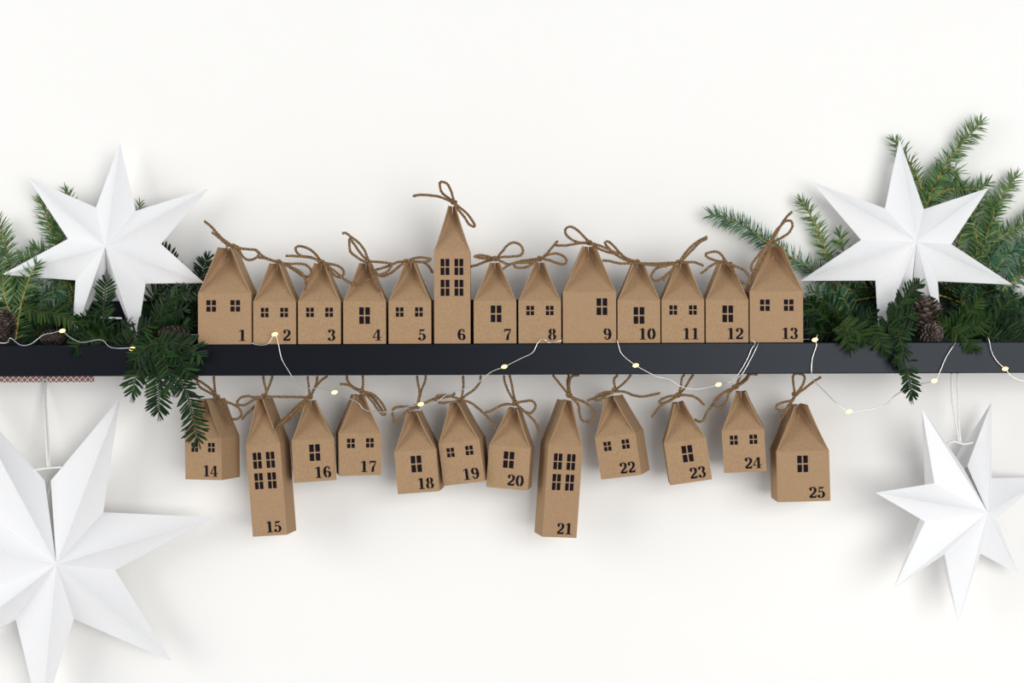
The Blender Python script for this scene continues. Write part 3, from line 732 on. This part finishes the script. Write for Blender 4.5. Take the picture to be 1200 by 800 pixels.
sprig('yew_sprig', 'yew sprig rising before the foot of the star beside house number thirteen', YG,
      [line((1030, 398), (1045, 372), (1060, 350), (1076, 333), Y0=-0.092, Y1=-0.09), line((1045, 376), (1060, 372), (1072, 366), Y0=-0.095, Y1=-0.098), line((1040, 384), (1056, 388), (1068, 384), Y0=-0.098, Y1=-0.105)],
      'yew', seed=28, ln=0.0160)
sprig('yew_sprig', 'spiky green yew sprig hanging a little over the ledge near house number thirteen', YG,
      [line((985, 380), (990, 392), (996, 408), Y0=-0.10, Y1=-0.122), line((1020, 382), (1028, 395), (1038, 412), Y0=-0.10, Y1=-0.122), line((985, 380), (1005, 388), (1015, 400), Y0=-0.10, Y1=-0.12)],
      'yew', seed=29, nmat='lime', ln=0.0175)
sprig('yew_sprig', 'yew sprig lying against the right side of house number thirteen', YG,
      [line((1000, 396), (975, 380), (955, 362), (948, 352), Y0=-0.06, Y1=-0.075), line((985, 388), (965, 390), (950, 384), Y0=-0.07, Y1=-0.085), line((985, 386), (980, 365), (965, 352), Y0=-0.06, Y1=-0.07),
       line((1000, 396), (1012, 380), (1022, 366), Y0=-0.07, Y1=-0.075)], 'yew', seed=30, ln=0.0160)
sprig('yew_sprig', 'yew sprig right of the pine cones with spikes over the ledge', YG,
      [line((1105, 396), (1122, 378), (1140, 360), (1146, 350), Y0=-0.085, Y1=-0.088), line((1115, 386), (1130, 394), (1142, 408), Y0=-0.10, Y1=-0.12), line((1115, 386), (1102, 380), (1096, 372), Y0=-0.09, Y1=-0.095),
       line((1120, 382), (1140, 382), (1158, 376), Y0=-0.09, Y1=-0.10)], 'yew', seed=31, nmat='lime', ln=0.0175)
sprig('yew_sprig', 'dense yew spray at the ledge end below the broad fir branch', YG,
      [line((1150, 398), (1165, 375), (1180, 355), (1186, 345), Y0=-0.07, Y1=-0.075), line((1155, 392), (1180, 385), (1210, 380), Y0=-0.08, Y1=-0.095), line((1160, 384), (1190, 368), (1215, 352), Y0=-0.075, Y1=-0.08),
       line((1155, 394), (1175, 398), (1195, 400), Y0=-0.09, Y1=-0.105), line((1160, 385), (1150, 365), (1152, 350), Y0=-0.07, Y1=-0.07), line((1180, 385), (1195, 392), (1215, 396), Y0=-0.095, Y1=-0.105)], 'yew', seed=32, ln=0.0175)
sprig('yew_sprig', 'dark yew spray lying around the grey pine cone', YG,
      [line((50, 398), (30, 380), (5, 366), (-15, 360), Y0=-0.06, Y1=-0.07), line((40, 390), (20, 388), (-10, 385), Y0=-0.06, Y1=-0.066), line((45, 392), (55, 375), (70, 362), Y0=-0.06, Y1=-0.065),
       line((30, 380), (30, 360), (40, 348), Y0=-0.06, Y1=-0.06)], 'yew', seed=33, ln=0.0165)


# ------------------------------------------------------------------ pine cones
def cone(label, base_px, Y, length, rad, axis, seed):
    rnd = random.Random(seed)
    ax = Vector(axis).normalized(); s = ax.orthogonal().normalized(); t = ax.cross(s)
    b0 = P(base_px[0], base_px[1], Y * KY)
    root = empty('pine_cone', b0); tag(root, label, 'pine cone', 'pine cones on the ledge')
    core = MB(); pts = [ax * length * k / 10 for k in range(11)]
    core.tube(pts, [rad * 0.62 * math.sin(math.pi * (0.16 + 0.80 * k / 10)) + 0.0004 for k in range(11)], 10); core.build('core', 'cone', root, True)
    mb = MB(); N = 130
    for i in range(N):
        u = (i + 0.5) / N; az = i * 2.39996
        r = rad * math.sin(math.pi * (0.14 + 0.82 * u)) ** 0.8
        o = s * math.cos(az) + t * math.sin(az); q = t * math.cos(az) - s * math.sin(az)
        p = ax * length * u + o * r * 0.45
        d = (o * 1.0 + ax * (0.25 + 0.9 * u)).normalized(); L = r * 0.72; wd = rad * 0.225 * (1.1 - 0.4 * u)
        up = d.cross(q)
        e1 = p + d * L
        mb.add([p - q * wd * .4, p + q * wd * .4, e1 + q * wd - d * L * .25, e1 + q * wd * .5, e1 - q * wd * .5, e1 - q * wd - d * L * .25, e1 + up * wd * .28 - d * L * .08, p - up * wd * .3, e1 - up * wd * .35],
               [(0, 1, 2, 6), (6, 2, 3), (6, 3, 4), (6, 4, 5), (6, 5, 0), (7, 8, 2, 1), (8, 3, 2), (8, 4, 3), (8, 5, 4), (7, 0, 5, 8)])
    sc = mb.build('scales', 'cone', root); sc['kind'] = 'stuff'
    return root


cone('upright pine cone before the foot of the star beside house number thirteen', (1082, 388), -0.082, 0.041, 0.0195, (0.05, -0.10, 1), 1)
cone('brown pine cone lying at the ledge front below the upright cone', (1083, 391), -0.074, 0.034, 0.0135, (0.15, -1, 0.0), 2)
cone('grey pine cone at the ledge end beside the pale fir sprig', (4, 398), -0.088, 0.036, 0.0145, (0.12, -0.35, 1), 3)
cone('pine cone lying between house number one and the drooping yew spray', (222, 394), -0.080, 0.036, 0.0105, (-1, -0.25, 0.12), 4)
cone('dark pine cone lying under the lime green yew sprig', (48, 396), -0.082, 0.030, 0.0095, (1, -0.1, 0.05), 5)

# ------------------------------------------------------------------ fairy lights: one wire, its bulbs are parts
yf = -0.1185
WIRE = [(-30, 396, -0.10), (6, 402, -0.112), (12, 396, yf), (24, 404, yf), (36, 403, yf), (50, 393, yf), (62, 390, yf), (73, 388, yf), (82, 395, yf), (96, 401, yf), (118, 398, yf), (128, 406, yf), (138, 408, yf),
        (155, 407.5, yf - .003), (168, 408, yf), (180, 399, -0.10), (205, 396, -0.068), (225, 392, -0.060), (300, 390, -0.058), (318, 386, -0.060)]
# behind the standing houses the wire runs along the ledge, then comes forward between two houses
SEG2 = [(315, 402, -0.1165), (322, 391.5, -0.120), (326, 402, yf), (330, 420, yf), (338, 434, yf), (346, 446, yf), (358, 454, yf), (376, 455, yf), (392, 459.5, yf), (412, 468, yf), (420, 472, yf), (430, 481, yf), (460, 482, yf),
        (480, 476, yf), (493, 474, yf), (508, 473, yf), (524, 462, yf), (545, 455, yf), (560, 448, yf), (575, 436, yf), (591, 429.5, yf), (610, 420, yf), (624, 413, yf), (630, 402, yf), (635, 397, yf), (640, 399, yf), (643, 401.5, yf + .002)]
SEG3 = [(723, 398, -0.1165), (725, 405, yf), (729, 415, yf), (745, 428, yf), (770, 441, yf), (784, 444, yf), (797, 452, yf), (812, 456, yf), (828, 454, yf), (842, 450.5, yf), (856, 447, -0.112), (866, 437, yf), (876, 420, yf), (881, 408, yf), (885, 402, -0.1165)]
SEG4 = [(958, 392, -0.1165), (955, 399, yf), (957, 404, yf), (952, 420, yf), (951, 438, yf), (954, 446, yf + .01), (967, 459, -0.09), (980, 472, -0.08), (995, 482, -0.078), (1015, 480, -0.075), (1036, 475, -0.074), (1048, 464, -0.08), (1062, 456, -0.10), (1078, 450, -0.112), (1095, 446, yf),
        (1102, 434, yf), (1108, 420, yf), (1118, 404, yf), (1124, 398, -0.100), (1136, 398, -0.085), (1151, 398, -0.095), (1158, 396, yf), (1162, 412, yf), (1169, 424, yf), (1178, 432, yf), (1186, 441, yf), (1200, 446, yf), (1225, 444, yf)]


def w3(p): return P(p[0], p[1], p[2] * KY)


base = w3((-30, 396, -0.10))
fl = empty('fairy_lights', base); tag(fl, 'string of silver wire fairy lights with warm glowing bulbs draped along the ledge', 'string lights')
inv = Matrix.Translation(-base)


def gapx(px): return P(px, 400, YH).x


YR = -0.041                   # the wire lies behind the houses here
def run(x0, x1): return [Vector((x0, YR, 0.004)), Vector(((x0 + x1) / 2, YR + 0.003, 0.003)), Vector((x1, YR, 0.004))]


g12, g89, g910, g1213 = gapx(295.6), gapx(658.7), gapx(723.1), gapx(878.1)
x13 = P(950, 400, YR).x
segs = [[w3(p) for p in WIRE[:-2]] + [Vector((g12, YR, 0.008))],
        [Vector((g12, YR, 0.008)), Vector((g12, YF + .005, 0.003)), Vector((g12 + .003, YF - .0012, 0.0005)), Vector((g12 + .012, YF - .0012, -0.0006))] + [w3(p) for p in SEG2]
        + [Vector((g89 - .003, YF - .001, 0.003)), Vector((g89, YF + .005, 0.004)), Vector((g89, YR, 0.004))],
        run(g89, g910), [Vector((g910, YR, 0.004)), Vector((g910, YF + .005, 0.003))] + [w3(p) for p in SEG3] + [Vector((g1213, YF + .004, 0.004)), Vector((g1213, YR, 0.004))],
        run(g1213, x13), [Vector((x13, YR, 0.004))] + [w3(p) for p in SEG4]]
segs.append([w3(p) for p in [(856, 448, -0.113), (868, 440, yf), (880, 420, yf), (886, 408, yf), (889, 402, -0.1165)]])
for sgm in segs:
    mb = MB(); mb.tube(smooth_path(sgm, 0.002), 0.00055, 6); mb.build('wire', 'wire', fl, True, inv)
BULBS = [(73, 387.5, yf), (155, 408.5, yf - .003), (322, 391.5, -0.120), (392, 459.5, yf), (493, 473.5, yf), (591, 429.5, yf), (745, 428, yf), (842, 450.5, yf), (955, 398, yf), (995, 482, -0.078), (1095, 446, yf), (1178, 432, yf)]
for bx in BULBS:
    p = w3(bx); mb = MB()
    mb.tube([p + Vector((0.0035 * k / 6, 0, 0.0008 * k / 6)) for k in range(-6, 7)], [0.00235 * math.sqrt(max(0.03, 1 - (k / 6.2) ** 2)) for k in range(-6, 7)], 10)
    mb.build('bulb', 'led', fl, True, inv)
